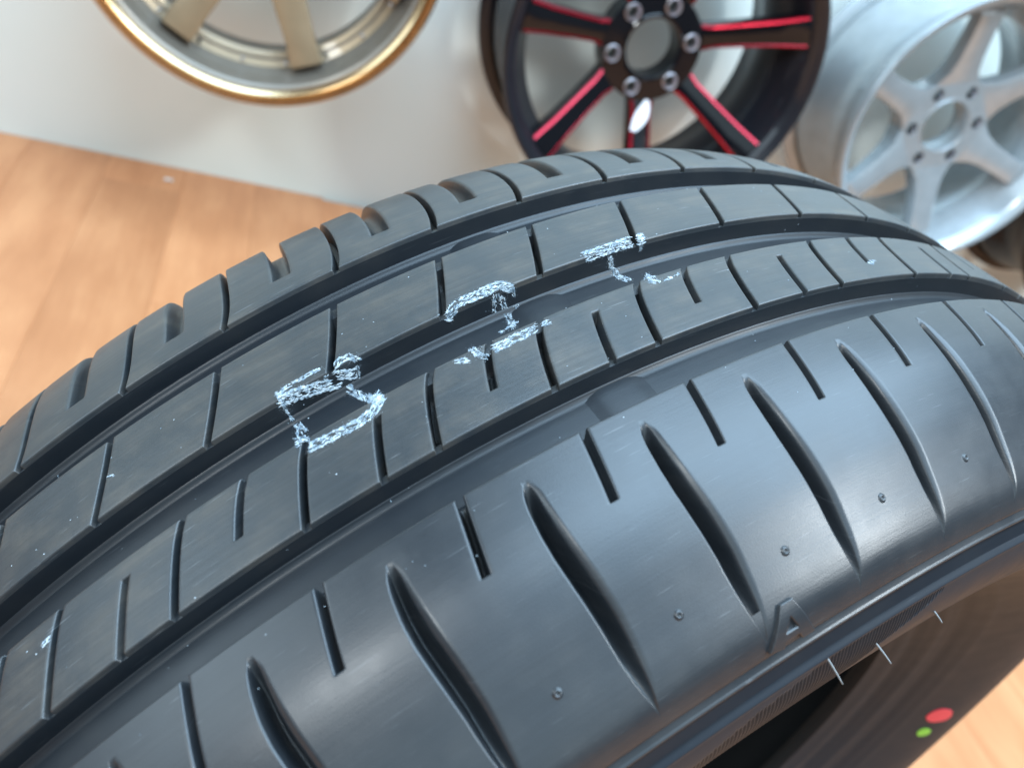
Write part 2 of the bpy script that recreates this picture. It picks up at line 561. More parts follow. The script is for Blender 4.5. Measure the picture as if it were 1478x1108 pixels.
# --- silver white six spoke wheel
def white_wheel(loc, label):
    t = thing('alloy_wheel', label, 'wheel', loc, 'display wheels hung along the wall')
    R = 0.250
    lathe('rim', barrel_profile(R, WID), M_white, t, 160)
    bracket(t, R - 0.0425, WID)
    hub_y = 0.070
    lugs = lug_circle(6, 0.0695, 0.011, math.radians(18.5))
    hb = plate('hub', ring_pts(0.090, 64), [ring_pts(0.0475, 40)] + [ring_pts(0.0120, 16, *c) for c in lugs], hub_y, hub_y + 0.045, M_white, t)
    lathe('bore_ring', [(0.0475, hub_y + 0.002), (0.0505, hub_y - 0.0015), (0.053, hub_y + 0.001), (0.0475, hub_y + 0.03), (0.046, hub_y + 0.03)], M_white, hb, 56)
    ls = None
    for (cx, cz) in lugs:
        if ls is None:
            ls = lathe('lug_seat', [(0.0085, hub_y + 0.016), (0.0118, hub_y + 0.004), (0.0119, hub_y + 0.006), (0.0090, hub_y + 0.020)], M_chrome, hb, 20)
        else:
            ls = ls.copy()
            C.objects.link(ls)
            ls.parent = hb
        ls.location = (cx, 0, cz)
    for i in range(6):
        a = math.radians(48.5 + 60 * i)
        spoke('spoke', a, [(0.074, 0.100, hub_y + 0.002, 0.040), (0.088, 0.078, hub_y - 0.003, 0.040), (0.104, 0.060, hub_y - 0.008, 0.038), (0.13, 0.050, hub_y - 0.014, 0.034),
                           (0.17, 0.046, hub_y - 0.022, 0.030), (0.203, 0.047, hub_y - 0.029, 0.028), (0.209, 0.048, hub_y - 0.029, 0.028), (0.224, 0.050, hub_y - 0.020, 0.020)], M_white, t, 0.006)
    return t
white_wheel((1.05, LIP_Y, 0.505), 'silver white six spoke alloy wheel with plain lip hanging on the wall')
black_wheel((1.592, LIP_Y, 0.481), 'black alloy wheel cut off by the right edge beside the silver white wheel')

# --- scrap of paper on the floor by the wall
V, F = [], []
for i in range(4):
    for j in range(3):
        V.append((-0.008 + i * 0.006 + random.uniform(-.001, .001), -0.006 + j * 0.006, 0.0008 + abs(math.sin(i * 2 + j)) * 0.003))
n0 = len(V)
V += [(a_, b_, c_ + 0.0004) for (a_, b_, c_) in V]
for i in range(3):
    for j in range(2):
        q = (i * 3 + j, i * 3 + j + 1, (i + 1) * 3 + j + 1, (i + 1) * 3 + j)
        F.append(q)
        F.append(tuple(n0 + z for z in reversed(q)))
ps = mesh_py('paper_scrap', V, F, M_paper)
ps.location = (-0.3168, 1.2714, 0.0)
ps.scale = (0.8, 0.8, 0.8)
ps['label'] = 'tiny white scrap lying on the wooden floor near the wall'
ps['category'] = 'scrap'

# ------------------------------------------------------------------ the tyre
TM = Matrix(((0.64194314, -0.68839973, 0.33766081), (0.23028412, -0.24694948, -0.94126786), (0.7313537, 0.68199836, 0.0))).to_4x4()
TM.translation = Vector((0, 0, 0.3153))
tyre = thing('car_tyre', 'black car tyre standing upright on the wooden floor with white crayon marks on its tread', 'tyre')
tyre.matrix_world = TM          # local Z is the axle, local X/Y span the wheel plane

def catmull(pts, sub=40):
    p = np.array(pts, float)
    p = np.vstack([2 * p[0] - p[1], p, 2 * p[-1] - p[-2]])
    out = []
    for i in range(1, len(p) - 2):
        p0, p1, p2, p3 = p[i - 1], p[i], p[i + 1], p[i + 2]
        t0 = 0.0
        t1 = t0 + np.linalg.norm(p1 - p0) ** 0.5
        t2 = t1 + np.linalg.norm(p2 - p1) ** 0.5
        t3 = t2 + np.linalg.norm(p3 - p2) ** 0.5
        for t in np.linspace(t1, t2, sub, endpoint=False):
            A1 = (t1 - t) / (t1 - t0) * p0 + (t - t0) / (t1 - t0) * p1
            A2 = (t2 - t) / (t2 - t1) * p1 + (t - t1) / (t2 - t1) * p2
            A3 = (t3 - t) / (t3 - t2) * p2 + (t - t2) / (t3 - t2) * p3
            B1 = (t2 - t) / (t2 - t0) * A1 + (t - t0) / (t2 - t0) * A2
            B2 = (t3 - t) / (t3 - t1) * A2 + (t - t1) / (t3 - t1) * A3
            out.append((t2 - t) / (t2 - t1) * B1 + (t - t1) / (t2 - t1) * B2)
    out.append(p[-2])
    return np.array(out)

CTRL = [(-.057, .186), (-.0595, .190), (-.0635, .197), (-.0695, .206), (-.078, .218), (-.0865, .231), (-.0940, .245), (-.0975, .257), (-.0983, .267), (-.0960, .277), (-.0925, .286),
        (-.087, .295), (-.08, .302), (-.07, .3075), (-.058, .3113), (-.041, .3138), (-.02, .3147), (0, .315), (.02, .3147), (.041, .3138), (.058, .3110),
        (.07, .3057), (.0805, .2990), (.0865, .2948), (.090, .2914), (.0935, .2842), (.0965, .276), (.0983, .267), (.0975, .257), (.0940, .245), (.0865, .231),
        (.078, .218), (.0695, .206), (.0635, .197), (.0595, .190), (.057, .186)]
PR = catmull(CTRL)
_sl = np.concatenate([[0], np.cumsum(np.hypot(np.diff(PR[:, 0]), np.diff(PR[:, 1])))])
_i0 = int(np.argmin(np.abs(PR[:, 0]) + (PR[:, 1] < 0.3)))
SL = _sl - _sl[_i0]
_tg = np.gradient(PR, SL, axis=0)
_tg /= np.linalg.norm(_tg, axis=1)[:, None]
NZ, NR = -_tg[:, 1], _tg[:, 0]
def prof(s):
    return np.interp(s, SL, PR[:, 0]), np.interp(s, SL, PR[:, 1]), np.interp(s, SL, NZ), np.interp(s, SL, NR)
_mono = (PR[:, 1] > 0.2685)
def s_of_z(zmm):
    return np.interp(np.asarray(zmm) / 1000.0, PR[_mono, 0], SL[_mono])
def s_of_r_near(r):
    m = SL > 0.06
    return np.interp(-r, -PR[m, 1], SL[m])
SA, SB = float(s_of_r_near(.2832)), float(s_of_r_near(.2755))

def pos(th, s, d):
    """th degrees, s metres along the outer contour, d metres below it"""
    z, r, nz, nr = prof(s)
    rr = r - d * nr
    zz = z - d * nz
    t = np.radians(th)
    return np.stack([rr * np.cos(t), rr * np.sin(t), zz * np.ones_like(t)], -1)

def grid(name, T, S, D, mat, parent, wrap=False):
    """T, S, D: (ncol, nrow) arrays of angle, contour length and depth"""
    nt, ns = T.shape
    V = pos(T, S, D).reshape(-1, 3)
    uv = np.stack([np.radians(T) * 0.31, S + D * 0.9], -1).reshape(-1, 2)
    ni = nt if wrap else nt - 1
    i = np.arange(ni)[:, None]
    j = np.arange(ns - 1)[None, :]
    i2 = (i + 1) % nt
    F = np.stack([i * ns + j, i2 * ns + j, i2 * ns + j + 1, i * ns + j + 1], 2).reshape(-1, 4)
    return mesh_np(name, V, F, mat, parent, uv=uv)

# --- tread pitch lines (degrees), irregular as moulded
BND = [38.23, 45.08, 51.42, 57.25, 62.80, 67.95, 73.50, 79.43, 85.00]
_n = 54
_st = 313.23 / _n
for q in range(1, _n):
    BND.append(85.0 + q * _st + 0.25 * math.sin(q * 1.7) + (0.12 * math.sin(q * 4.1)))
NP_ = len(BND)
BX = BND + [BND[0] + 360.0]
SKIRT = 0.0084
SIPE = 0.0062
HW = 0.165          # half width of a sipe, degrees

def edge_lo(x0, m, draft=0.0):
    """bevelled edge rising from the skirt; m scales 0.1 mm to the unit of x"""
    return [(x0 - draft, SKIRT), (x0, 0.00055), (x0 + 1.0 * m, 0.00020), (x0 + 2.6 * m, 0.00004), (x0 + 4.5 * m, 0.0), (x0 + 9 * m, 0.0)]
def edge_hi(x1, m, draft=0.0):
    return [(2 * x1 - a, d) for a, d in reversed(edge_lo(x1, m))][:-1] + [(x1 + draft, SKIRT)]
DEG = 0.0183         # degrees per 0.1 mm at the crown

def fill(a, b, step):
    n = max(1, int(round((b - a) / step)))
    return [(a + (b - a) * i / n, 0.0) for i in range(1, n)]

def sipe_cols(c):
    return [(c - HW - 9 * DEG, 0), (c - HW - 4 * DEG, 0), (c - HW - 1.8 * DEG, .00008), (c - HW, .0004), (c - HW + .012, SIPE), (c + HW - .012, SIPE), (c + HW, .0004), (c + HW + 1.8 * DEG, .00008), (c + HW + 4 * DEG, 0), (c + HW + 9 * DEG, 0)]

def block(parent, t0, t1, srow, off, feats=()):
    """one tread block; feats: (centre, columns, row limit, side) for sipes ending inside it"""
    lo, hi = edge_lo(t0, DEG), edge_hi(t1, DEG)
    cols = lo[:]
    x = lo[-1][0]
    fidx = {}
    for n_, (fc, fcols, rlim) in enumerate(feats):
        cols += fill(x, fcols[0][0], 0.75)
        fidx[n_] = (len(cols), len(cols) + len(fcols))
        cols += [(c[0], 0.0) for c in fcols]
        x = fcols[-1][0]
    cols += fill(x, hi[0][0], 0.75) + hi
    tc = np.array([c[0] for c in cols])
    dc = np.array([c[1] for c in cols])
    s = np.array([r[0] for r in srow])
    ds = np.array([r[1] for r in srow])
    D = np.maximum(dc[:, None], ds[None, :])
    for n_, (fc, fcols, rlim) in enumerate(feats):
        a, b = fidx[n_]
        fd = np.array([c[1] for c in fcols])
        lim = rlim(s)
        D[a:b] = np.maximum(D[a:b], np.minimum(fd[:, None], lim[None, :]))
    T = tc[:, None] + off(s)[None, :]
    S = np.tile(s, (len(tc), 1))
    # pressed-in moulding is never perfect: a hair of unevenness on each block
    return grid('tread_block', T, S, D, M_tread, parent)

def rows(z0, z1, extra=(), step=0.0028, draft=0.0006):
    s0, s1 = float(s_of_z(z0)), float(s_of_z(z1))
    lo, hi = edge_lo(s0, 0.0001, draft), edge_hi(s1, 0.0001, draft)
    r = lo + fill(lo[-1][0], hi[0][0], step) + hi
    for e in extra:
        r += [(e - .0006, 0), (e - .0003, 0), (e - .00008, 0), (e, 0), (e + .00022, 0), (e + .0005, 0)]
    r = sorted(set(r), key=lambda q: (q[0], -q[1] if q[0] < (s0 + s1) / 2 else q[1]))
    return r

def strip(name, z0, z1, mat, n=240, ends=(1, 1)):
    """the solid rubber under the blocks: shallow tie bars at the groove edges, deeper between"""
    s0, s1 = float(s_of_z(z0)), float(s_of_z(z1))
    a = [(s0 - .00064, .0086), (s0 - .00012, .0016), (s0 + .0001, .00155), (s0 + .0022, .0022), (s0 + .0040, .0050), (s0 + .0055, SIPE)] if ends[0] else [(s0, .0082), (s0 + .0002, SIPE)]
    b = [(s1 - .0055, SIPE), (s1 - .0040, .0050), (s1 - .0022, .0022), (s1 - .0001, .00155), (s1 + .00012, .0016), (s1 + .00064, .0086)] if ends[1] else [(s1 - .0002, SIPE), (s1, .0082)]
    mid = [(a[-1][0] + (b[0][0] - a[-1][0]) * q / 8, SIPE) for q in range(1, 8)]
    rw = a + mid + b
    s = np.array([r[0] for r in rw])
    d = np.array([r[1] for r in rw])
    th = np.linspace(0, 360, n, endpoint=False)
    o = grid(name, np.repeat(th[:, None], len(s), 1), np.tile(s, (n, 1)), np.tile(d, (n, 1)), mat, tyre, wrap=True)
    o.data.set_sharp_from_angle(angle=math.radians(40))
    return o

# --- inner rib next to the far groove: whole blocks
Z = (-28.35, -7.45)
rib = strip('tread_rib', Z[0], Z[1], M_groove_shaded)
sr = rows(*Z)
sz0, sz1 = float(s_of_z(Z[0])), float(s_of_z(Z[1]))
def off2(s):
    x = np.clip((s - sz0) / (sz1 - sz0), -.1, 1.1)
    return 1.45 * x + 0.22 * x * x
for i in range(NP_):
    block(rib, BX[i] + HW, BX[i + 1] - HW, sr, off2)

# --- inner rib next to the near groove: blocks with a half sipe, alternating sides
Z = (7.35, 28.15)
rib = strip('tread_rib', Z[0], Z[1], M_groove_shaded)
tz0, tz1 = float(s_of_z(Z[0])), float(s_of_z(Z[1]))
sF, sN = float(s_of_z(20.9)), float(s_of_z(12.1))
sr3 = rows(*Z, extra=(sF, sN))
def off3(s):
    x = np.clip((s - tz0) / (tz1 - tz0), -.1, 1.1)
    return 1.62 * np.sign(x) * np.abs(x) ** 0.72
def lim_far(s):
    return np.interp(s, [sF - .00035, sF - .00008, sF, sF + .0002], [SIPE, SIPE, .0004, 0])
def lim_near(s):
    return np.interp(s, [sN - .0002, sN, sN + .00022, sN + .0003], [0, .0004, SIPE, SIPE])
full3 = [BX[i + 1] - 0.36 * (BX[i + 1] - BX[i]) for i in range(NP_)]
for i in range(NP_):
    a = full3[i]
    b = full3[(i + 1) % NP_] + (360 if i == NP_ - 1 else 0)
    B = BX[i + 1]
    odd = (i + 1) % 2 == 1      # far-side half sipes at 45.1, 57.3, 68.0, 79.4
    if odd:
        fc = B + 0.72
        block(rib, a + HW, b - HW, sr3, off3, [(fc, sipe_cols(fc), lim_far)])
    else:
        fc = B + 0.42
        block(rib, a + HW, b - HW, sr3, off3, [(fc, sipe_cols(fc), lim_near)])

# --- far shoulder: blocks between full sipes, each with an open notch
Z = (-94.6, -42.45)
rib = strip('shoulder_rib', -88.0, -42.45, M_groove_shaded, ends=(0, 1))
f0 = float(s_of_z(-42.45))
notch_end = float(s_of_z(-50.2))
def offF(s):
    x = np.maximum(f0 - s, 0) * 1000
    return -1.05 * (1 - np.exp(-x / 12.0))
srF = rows(*Z, extra=(), step=0.0022)
srF += [(notch_end + e, 0.0) for e in (-.004, -.003, -.002, -.0012, -.0006, -.0003, 0.0, .0004)]
srF = sorted(srF, key=lambda q: q[0])
NW = 0.46
def notch_cols(c):
    k = DEG
    return [(c - NW - 12 * k, 0), (c - NW - 6 * k, .00002), (c - NW - 2.5 * k, .00025), (c - NW, .0008), (c - NW + 1.5 * k, .0024), (c - NW + 5 * k, .0050), (c - .1, .0055), (c + .1, .0055),
            (c + NW - 5 * k, .0050), (c + NW - 1.5 * k, .0024), (c + NW, .0008), (c + NW + 2.5 * k, .00025), (c + NW + 6 * k, .00002), (c + NW + 12 * k, 0)]
def lim_notch(s):
    x = (notch_end - s) * 1000
    d = np.interp(x, [0, .3, .8, 1.6, 3.0, 6, 25, 36, 44, 50], [0, .0004, .0013, .0030, .0047, .0055, .0055, .0042, .0022, .0012])
    return d
fullF = [BX[i] - 0.185 * (BX[i + 1] - BX[i]) for i in range(NP_)]
for i in range(NP_):
    a = fullF[i]
    b = fullF[(i + 1) % NP_] + (360 if i == NP_ - 1 else 0)
    fc = BX[i] + 1.47 + 0.42
    o = block(rib, a + HW, b - HW, srF, offF, [(fc, notch_cols(fc), lim_notch)])
    o.data.materials[0] = M_tread

# --- near shoulder: one continuous rib with half sipes and long lens-shaped slots
g0 = float(s_of_z(41.1))
sE = float(s_of_z(58.0))
lo = edge_lo(g0, 0.0001, 0.0006)
R_ = lo + fill(lo[-1][0], SA - .0030, 0.0011)
R_ += [(sE + e, 0) for e in (-.0006, -.0003, -.00008, 0.0001, .0003, .0006)]
R_ = sorted(R_, key=lambda q: (q[0], -q[1]))
R_ += [(SA - .0030, 0), (SA - .0026, .00003), (SA - .0024, .00030), (SA - .0020, .00030), (SA - .0016, .00005), (SA - .0007, -.00002), (SA - .0004, -.00025), (SA - .0001, -.00055), (SA + .0002, -.00052), (SA + .00045, .0001), (SA + .0006, .0014)]
sS = np.array([r[0] for r in R_])
dS = np.array([r[1] for r in R_])
zS = prof(sS)[0] * 1000
zS = np.where(sS > s_of_z(93.0), 93.0 + (sS - s_of_z(93.0)) * 1000, zS)
def lim_sh(s):
    return np.interp(s, [sE - .0004, sE - .0001, sE + .0001, sE + .0003], [SIPE, SIPE, .0004, 0])
limS = lim_sh(sS)
slantS = np.interp(zS, [35, 41.1, 58, 64, 75, 98], [-.15, 0, .66, .80, .45, .1])
sl_c = np.interp(zS, [44, 48, 52, 57, 62, 70, 76, 83, 88, 92, 96], [-.10, 0, .09, .14, .12, -.02, -.10, -.09, -.10, -.10, -.10])
sl_w = np.interp(zS, [40, 46.4, 46.9, 47.6, 48.6, 50, 54, 58, 62, 68, 75, 79, 83, 86, 88.5, 90.2, 91.2, 98], [.20, .20, .22, .27, .32, .35, .40, .44, .47, .49, .48, .46, .41, .34, .25, .15, .05, .03])
sl_d = np.interp(zS, [46.6, 47.6, 49.2, 52, 56, 62, 70, 77, 82, 86, 89, 91.3], [0, .0014, .0036, .0058, .0070, .0074, .0072, .0060, .0044, .0026, .0011, 0])
XI = [-2.0, -1.6, -1.3, -1.15, -1.06, -1.0, -.9, -.8, -.68, -.55, -.48, -.42, -.3, -.2, -.05, .1, .28, .45, .6, .72, .82, .9, .95, .98, 1.0, 1.05, 1.12, 1.25, 1.6, 2.0]
def slot_shape(x):
    # worn lip and curving wall on the low-angle side, steep wall on the high-angle side
    return float(np.interp(x, [-1.15, -1.0, -.8, -.55, -.42, -.2, .1, .45, .72, .88, .97, 1.0, 1.12],
                           [0, .012, .045, .10, .20, .50, .80, .97, 1.0, .90, .40, .06, 0]))
shp = np.array([slot_shape(x) for x in XI])
TC, DC = [], []
for i in range(NP_):
    B, B2 = BX[i], BX[i + 1]
    sc_ = [(t - B, d) for t, d in sipe_cols(B)]
    for t, d in sc_:
        TC.append(B + t + slantS)
        e_ = np.minimum(d, limS)
        DC.append(np.where(e_ > 0, np.maximum(dS, e_), dS))
    left_last = B + sc_[-1][0] + slantS
    c0 = B2 - 0.43 * (B2 - B)
    first_slot = c0 + sl_c + XI[0] * sl_w
    nf = 4
    for q in range(1, nf):
        TC.append(left_last + (first_slot - left_last) * q / nf)
        DC.append(dS.copy())
    for x, w in zip(XI, shp):
        TC.append(c0 + sl_c + x * sl_w)
        DC.append(np.maximum(dS, 0) * 0 + np.where(sl_d * w > 0, np.maximum(dS, sl_d * w), dS))
    last_slot = c0 + sl_c + XI[-1] * sl_w
    right_first = B2 + sc_[0][0] + slantS
    for q in range(1, nf):
        TC.append(last_slot + (right_first - last_slot) * q / nf)
        DC.append(dS.copy())
T = np.array(TC)
D = np.array(DC)
shoulder = grid('shoulder_rib', T, np.tile(sS, (len(T), 1)), D, M_shoulder, tyre, wrap=True)

# small moulded vent nubs along the near shoulder
sV = float(s_of_z(80.5))
a_ = np.linspace(0, 2 * PI, 14, endpoint=False)
pv = [(.0014, -.0002), (.0010, .00012), (.0007, .00042), (.0005, .00045), (.0003, .00008), (.0001, .0)]
V, F = [], []
for (r, h) in pv:
    V += [(r * math.cos(t), r * math.sin(t), h) for t in a_]
for q in range(len(pv) - 1):
    for j in range(14):
        F.append((q * 14 + j, q * 14 + (j + 1) % 14, (q + 1) * 14 + (j + 1) % 14, (q + 1) * 14 + j))
F.append(tuple((len(pv) - 1) * 14 + j for j in range(14)))
nub = None
for i in range(NP_):
    th = BX[i] + (0.6 if 60 < BX[i] < 80 else 0.3) + 0.10 * math.sin(i * 2.7)
    if nub is None:
        nub = mesh_py('vent_nub', V, F, M_shoulder, shoulder, smooth=True)
        o = nub
    else:
        o = nub.copy()
        C.objects.link(o)
        o.parent = shoulder
    z, r, nz, nr = [float(v) for v in prof(sV)]
    t = math.radians(th)
    n3 = Vector((nr * math.cos(t), nr * math.sin(t), nz))
    e1 = Vector((-math.sin(t), math.cos(t), 0))
    e2 = n3.cross(e1)
    m = Matrix((e1, e2, n3)).transposed().to_4x4()
    m.translation = Vector((r * math.cos(t), r * math.sin(t), z))
    o.matrix_local = m

# --- near sidewall with its two ridges, fine hatching and coarse ribbing
th = np.concatenate([np.arange(28.0, 108.0, 0.06), np.arange(108.0, 388.0, 1.4)])
smax = float(SL[-1])
sw = [SA + .0003, SA + .0008, SA + .0012, SA + .0016, SA + .0028, SA + .0042, SB - .0022, SB - .0018, SB - .0013, SB - .0008, SB - .0004, SB, SB + .0004, SB + .0009, SB + .0014]
sw += list(np.arange(SB + .0022, SB + .030, .00075)) + list(np.arange(SB + .031, smax - .0005, .0022)) + [smax]
sw = np.array(sw)
T = np.repeat(th[:, None], len(sw), 1)
S = np.tile(sw, (len(th), 1))
base = np.interp(sw, [SA, SA + .0006, SA + .0014, SB - .0018, SB - .0009, SB - .0003, SB + .0003, SB + .0009, SB + .0016], [.0010, .0002, .0004, .0004, .0001, -.00045, -.00045, .0, .0002])
base = base * (sw < SB + .02) + 0
rr_ = prof(sw)[1]
for rc, wd, hh in ((.2230, .0012, .0006), (.2130, .0022, -.0009), (.2060, .0012, .0010), (.1985, .0018, -.0012), (.1935, .0010, .0008)):
    base = base - hh * np.exp(-((rr_ - rc) / wd) ** 2) * (sw > SB + .03)
D = np.tile(base, (len(th), 1))
vis = (th < 108)[:, None]
k2 = (np.arange(len(th)) % 2)[:, None]
band = ((sw > SA + .0013) & (sw < SB - .0016))[None, :]
D += np.where(vis & band & (k2 == 0), .00045, 0)
k4 = ((np.arange(len(th)) // 2) % 2)[:, None]
top = np.interp(th, [50, 62, 66.5, 70, 76], [SB + .0020, SB + .0022, SB + .0052, SB + .0095, SB + .018])[:, None]
bot = np.interp(th, [53.6, 55, 58, 61], [SB + .0020, SB + .0055, SB + .0105, SB + .026])[:, None]
inr = (S > top) & (S < bot) & (th[:, None] > 53.6) & (th[:, None] < 78)
D += np.where(inr & (k4 == 0), .0014, 0)
sidewall = grid('sidewall', T, S, D, M_side, tyre, wrap=True)

# --- carcass: groove floors, far sidewall, beads and inner liner
so = np.concatenate([np.linspace(SA + .0004, float(s_of_z(41)), 24), np.linspace(float(s_of_z(40.9)), float(s_of_z(-60)), 60), np.linspace(float(s_of_z(-60.5)), float(SL[0]), 60)])
for ga, gb in ((-42.4, -28.3), (-7.4, 7.3), (28.1, 41.2)):
    so = np.concatenate([so, [float(s_of_z(ga)) + e for e in (.0002, .0005, .0009, .0014, .0020, .0026)], [float(s_of_z(gb)) - e for e in (.0002, .0005, .0009, .0014, .0020, .0026)]])
so = np.sort(np.unique(so))[::-1]
do = np.interp(so, [SL[0], float(s_of_z(-95.6)), float(s_of_z(-94.8)), float(s_of_z(-88)), float(s_of_z(-75)), float(s_of_z(60)), float(s_of_z(80)), float(s_of_z(88)), SA + .0004],
               [0, 0, .0018, .0062, .0078, .0078, .0078, .0055, .0012])
for ga, gb in ((-42.4, -28.3), (-7.4, 7.3), (28.1, 41.2)):
    sa_, sb_ = float(s_of_z(ga)), float(s_of_z(gb))
    for e_ in (so - sa_, sb_ - so):
        do = np.where((e_ > 0) & (e_ < .0026) & (so > sa_) & (so < sb_), do - .0014 * np.clip(1 - (e_ - .0005) / .0015, 0, 1) ** 1.8, do)
z, r, nz, nr = prof(so)
outer = np.stack([r - do * nr, z - do * nz], 1)
inner = np.array([(.1845, -.054), (.1855, -.049), (.194, -.052), (.206, -.0585), (.219, -.067), (.232, -.0755), (.246, -.083), (.257, -.0865), (.27, -.0845), (.287, -.078), (.297, -.06), (.3005, -.035), (.3015, 0),
                  (.3005, .035), (.297, .06), (.287, .078), (.27, .0845), (.257, .0865), (.246, .083), (.232, .0755), (.219, .067), (.206, .0585), (.194, .052), (.1855, .049), (.1845, .054), (.186, .057)])
def revolve(name, loop, mat):
    n = 256
    a = np.linspace(0, 2 * PI, n, endpoint=False)
    m = len(loop)
    V = np.stack([np.outer(np.cos(a), loop[:, 0]), np.outer(np.sin(a), loop[:, 0]), np.tile(loop[:, 1], (n, 1))], 2).reshape(-1, 3)
    qq = np.concatenate([[0], np.cumsum(np.hypot(np.diff(loop[:, 0]), np.diff(loop[:, 1])))])
    uv = np.stack([np.repeat(a[:, None] * .31, m, 1), np.tile(qq, (n, 1))], 2).reshape(-1, 2)
    i = np.arange(n)[:, None]
    j = np.arange(m - 1)[None, :]
    F = np.stack([i * m + j, i * m + j + 1, ((i + 1) % n) * m + j + 1, ((i + 1) % n) * m + j], 2).reshape(-1, 4)
    return mesh_np(name, V, F, mat, tyre, uv=uv)
revolve('carcass', outer, M_groove_shaded)
revolve('inner_liner', np.vstack([outer[-1:], inner]), M_liner)

# --- tread wear bars across the grooves
for (za, zb) in ((-42.4, -28.3), (-7.4, 7.3), (28.1, 41.2)):
    wb = None
    for q in range(6):
        t0 = 64.9 + 60 * q
        tt = np.array([-1.75, -1.4, -1.1, -.8, -.3, .3, .8, 1.1, 1.4, 1.75]) + t0
        dd = np.array([.0080, .0077, .0073, .0070, .0069, .0069, .0070, .0073, .0077, .0080])
        ss = np.linspace(float(s_of_z(za)) - .0002, float(s_of_z(zb)) + .0002, 6)
        grid('wear_bar', np.repeat(tt[:, None], 6, 1), np.tile(ss, (10, 1)), np.repeat(dd[:, None], 6, 1), M_groove_shaded, tyre)

# --- raised letter A at the foot of the shoulder
outl = [(64.66, 87.5), (64.02, 87.4), (63.22, 92.7), (63.95, 92.75), (64.08, 92.1), (64.86, 92.1), (64.92, 92.7), (65.72, 92.3)]
hole = [(64.40, 89.6), (64.10, 91.3), (64.78, 91.3)]
def poly_sd(px, py, lp):
    """signed distance (positive inside) from points to a polygon"""
    d = np.full(px.shape, 1e9)
    ins = np.zeros(px.shape, bool)
    for (x0, y0), (x1, y1) in zip(lp, lp[1:] + lp[:1]):
        ex, ey = x1 - x0, y1 - y0
        u_ = np.clip(((px - x0) * ex + (py - y0) * ey) / (ex * ex + ey * ey), 0, 1)
        d = np.minimum(d, np.hypot(px - x0 - u_ * ex, py - y0 - u_ * ey))
        c_ = (y0 > py) != (y1 > py)
        with np.errstate(divide='ignore', invalid='ignore'):
            ins ^= c_ & (px < ex * (py - y0) / (ey if ey else 1e-12) + x0)
    return np.where(ins, d, -d)
th = np.linspace(62.9, 66.1, 110)
ss = np.linspace(float(s_of_z(86.9)), float(s_of_z(93.0)), 80)
T, S = np.meshgrid(th, ss, indexing='ij')
f_ = lambda lp: [(p[0] * 5.1, float(s_of_z(p[1])) * 1000) for p in lp]
sd = np.minimum(poly_sd(T * 5.1, S * 1000, f_(outl)), -poly_sd(T * 5.1, S * 1000, f_(hole)))
H = .0011 * np.clip(sd / .16 + .6, 0, 1) - .0002
grid('raised_letter', T, S, -H, M_shoulder, tyre)

# --- balance dots on the lower sidewall
def dot(name, thc, rc, rad, mat, lab, seed):
    sc = float(np.interp(-rc, -PR[SL > .12, 1], SL[SL > .12]))
    rg = random.Random(seed)
    n = 22
    V = [tuple(pos(np.array(thc), np.array(sc), np.array(-.0005)))]
    ph = [rg.uniform(0, 6.3) for _ in range(3)]
    for i in range(n):
        t = 2 * PI * i / n
        q = rad * (1 + .05 * math.sin(3 * t + ph[0]) + .03 * math.sin(5 * t + ph[1]))
        V.append(tuple(pos(np.array(thc + math.degrees(q * math.cos(t) / rc)), np.array(sc + q * math.sin(t)), np.array(-.0005))))
    for i in range(n):
        t = 2 * PI * i / n
        q = rad * 1.02
        V.append(tuple(pos(np.array(thc + math.degrees(q * math.cos(t) / rc)), np.array(sc + q * math.sin(t)), np.array(.0012))))
    F = [(0, 1 + i, 1 + (i + 1) % n) for i in range(n)] + [(1 + i, 1 + n + i, 1 + n + (i + 1) % n, 1 + (i + 1) % n) for i in range(n)]
    o = mesh_py(name, V, F, mat, tyre)
    o['label'] = lab
dot('paint_dot', -38.3, .2386, .0078, M_dotred, 'red paint dot on the lower sidewall', 1)
dot('paint_dot', -43.1, .2393, .0042, M_dotgreen, 'small green paint dot on the lower sidewall', 2)

# --- thin rubber spew hairs
M_hair = rubber('rubber_hair', (0.16, 0.16, 0.16, 1), (0.22, 0.22, 0.22, 1), 0.35)
def hair(thc, s, L, dt, dn, dr):
    z, r, nz, nr = [float(v) for v in prof(s)]
    t = math.radians(thc)
    rad = Vector((math.cos(t), math.sin(t), 0))
    tan = Vector((-math.sin(t), math.cos(t), 0))
    p0 = rad * r + Vector((0, 0, z))
    d = (tan * dt + Vector((0, 0, 1)) * dn + rad * dr).normalized()
    side = d.cross(rad).normalized()
    up = side.cross(d)
    V, F = [], []
    for q in range(7):
        f = q / 6
        c = p0 + d * (L * f - .0008) - rad * (.0006 * f * f)
        w = .00034 * (1 - .45 * f)
        for k_ in range(6):
            a = k_ * PI / 3
            V.append(tuple(c + side * (w * math.cos(a)) + up * (w * math.sin(a))))
    for q in range(6):
        for k_ in range(6):
            F.append((q * 6 + k_, q * 6 + (k_ + 1) % 6, q * 6 + 6 + (k_ + 1) % 6, q * 6 + 6 + k_))
    F.append(tuple(range(36, 42)))
    mesh_py('rubber_hair', V, F, M_hair, tyre, smooth=True)
hair(62.3, SB + .0004, .0068, 0, .9, -.3)
hair(58.2, SB + .0098, .0055, 0, .95, -.1)
hair(53.0, SB + .0125, .0036, 0, .95, -.1)

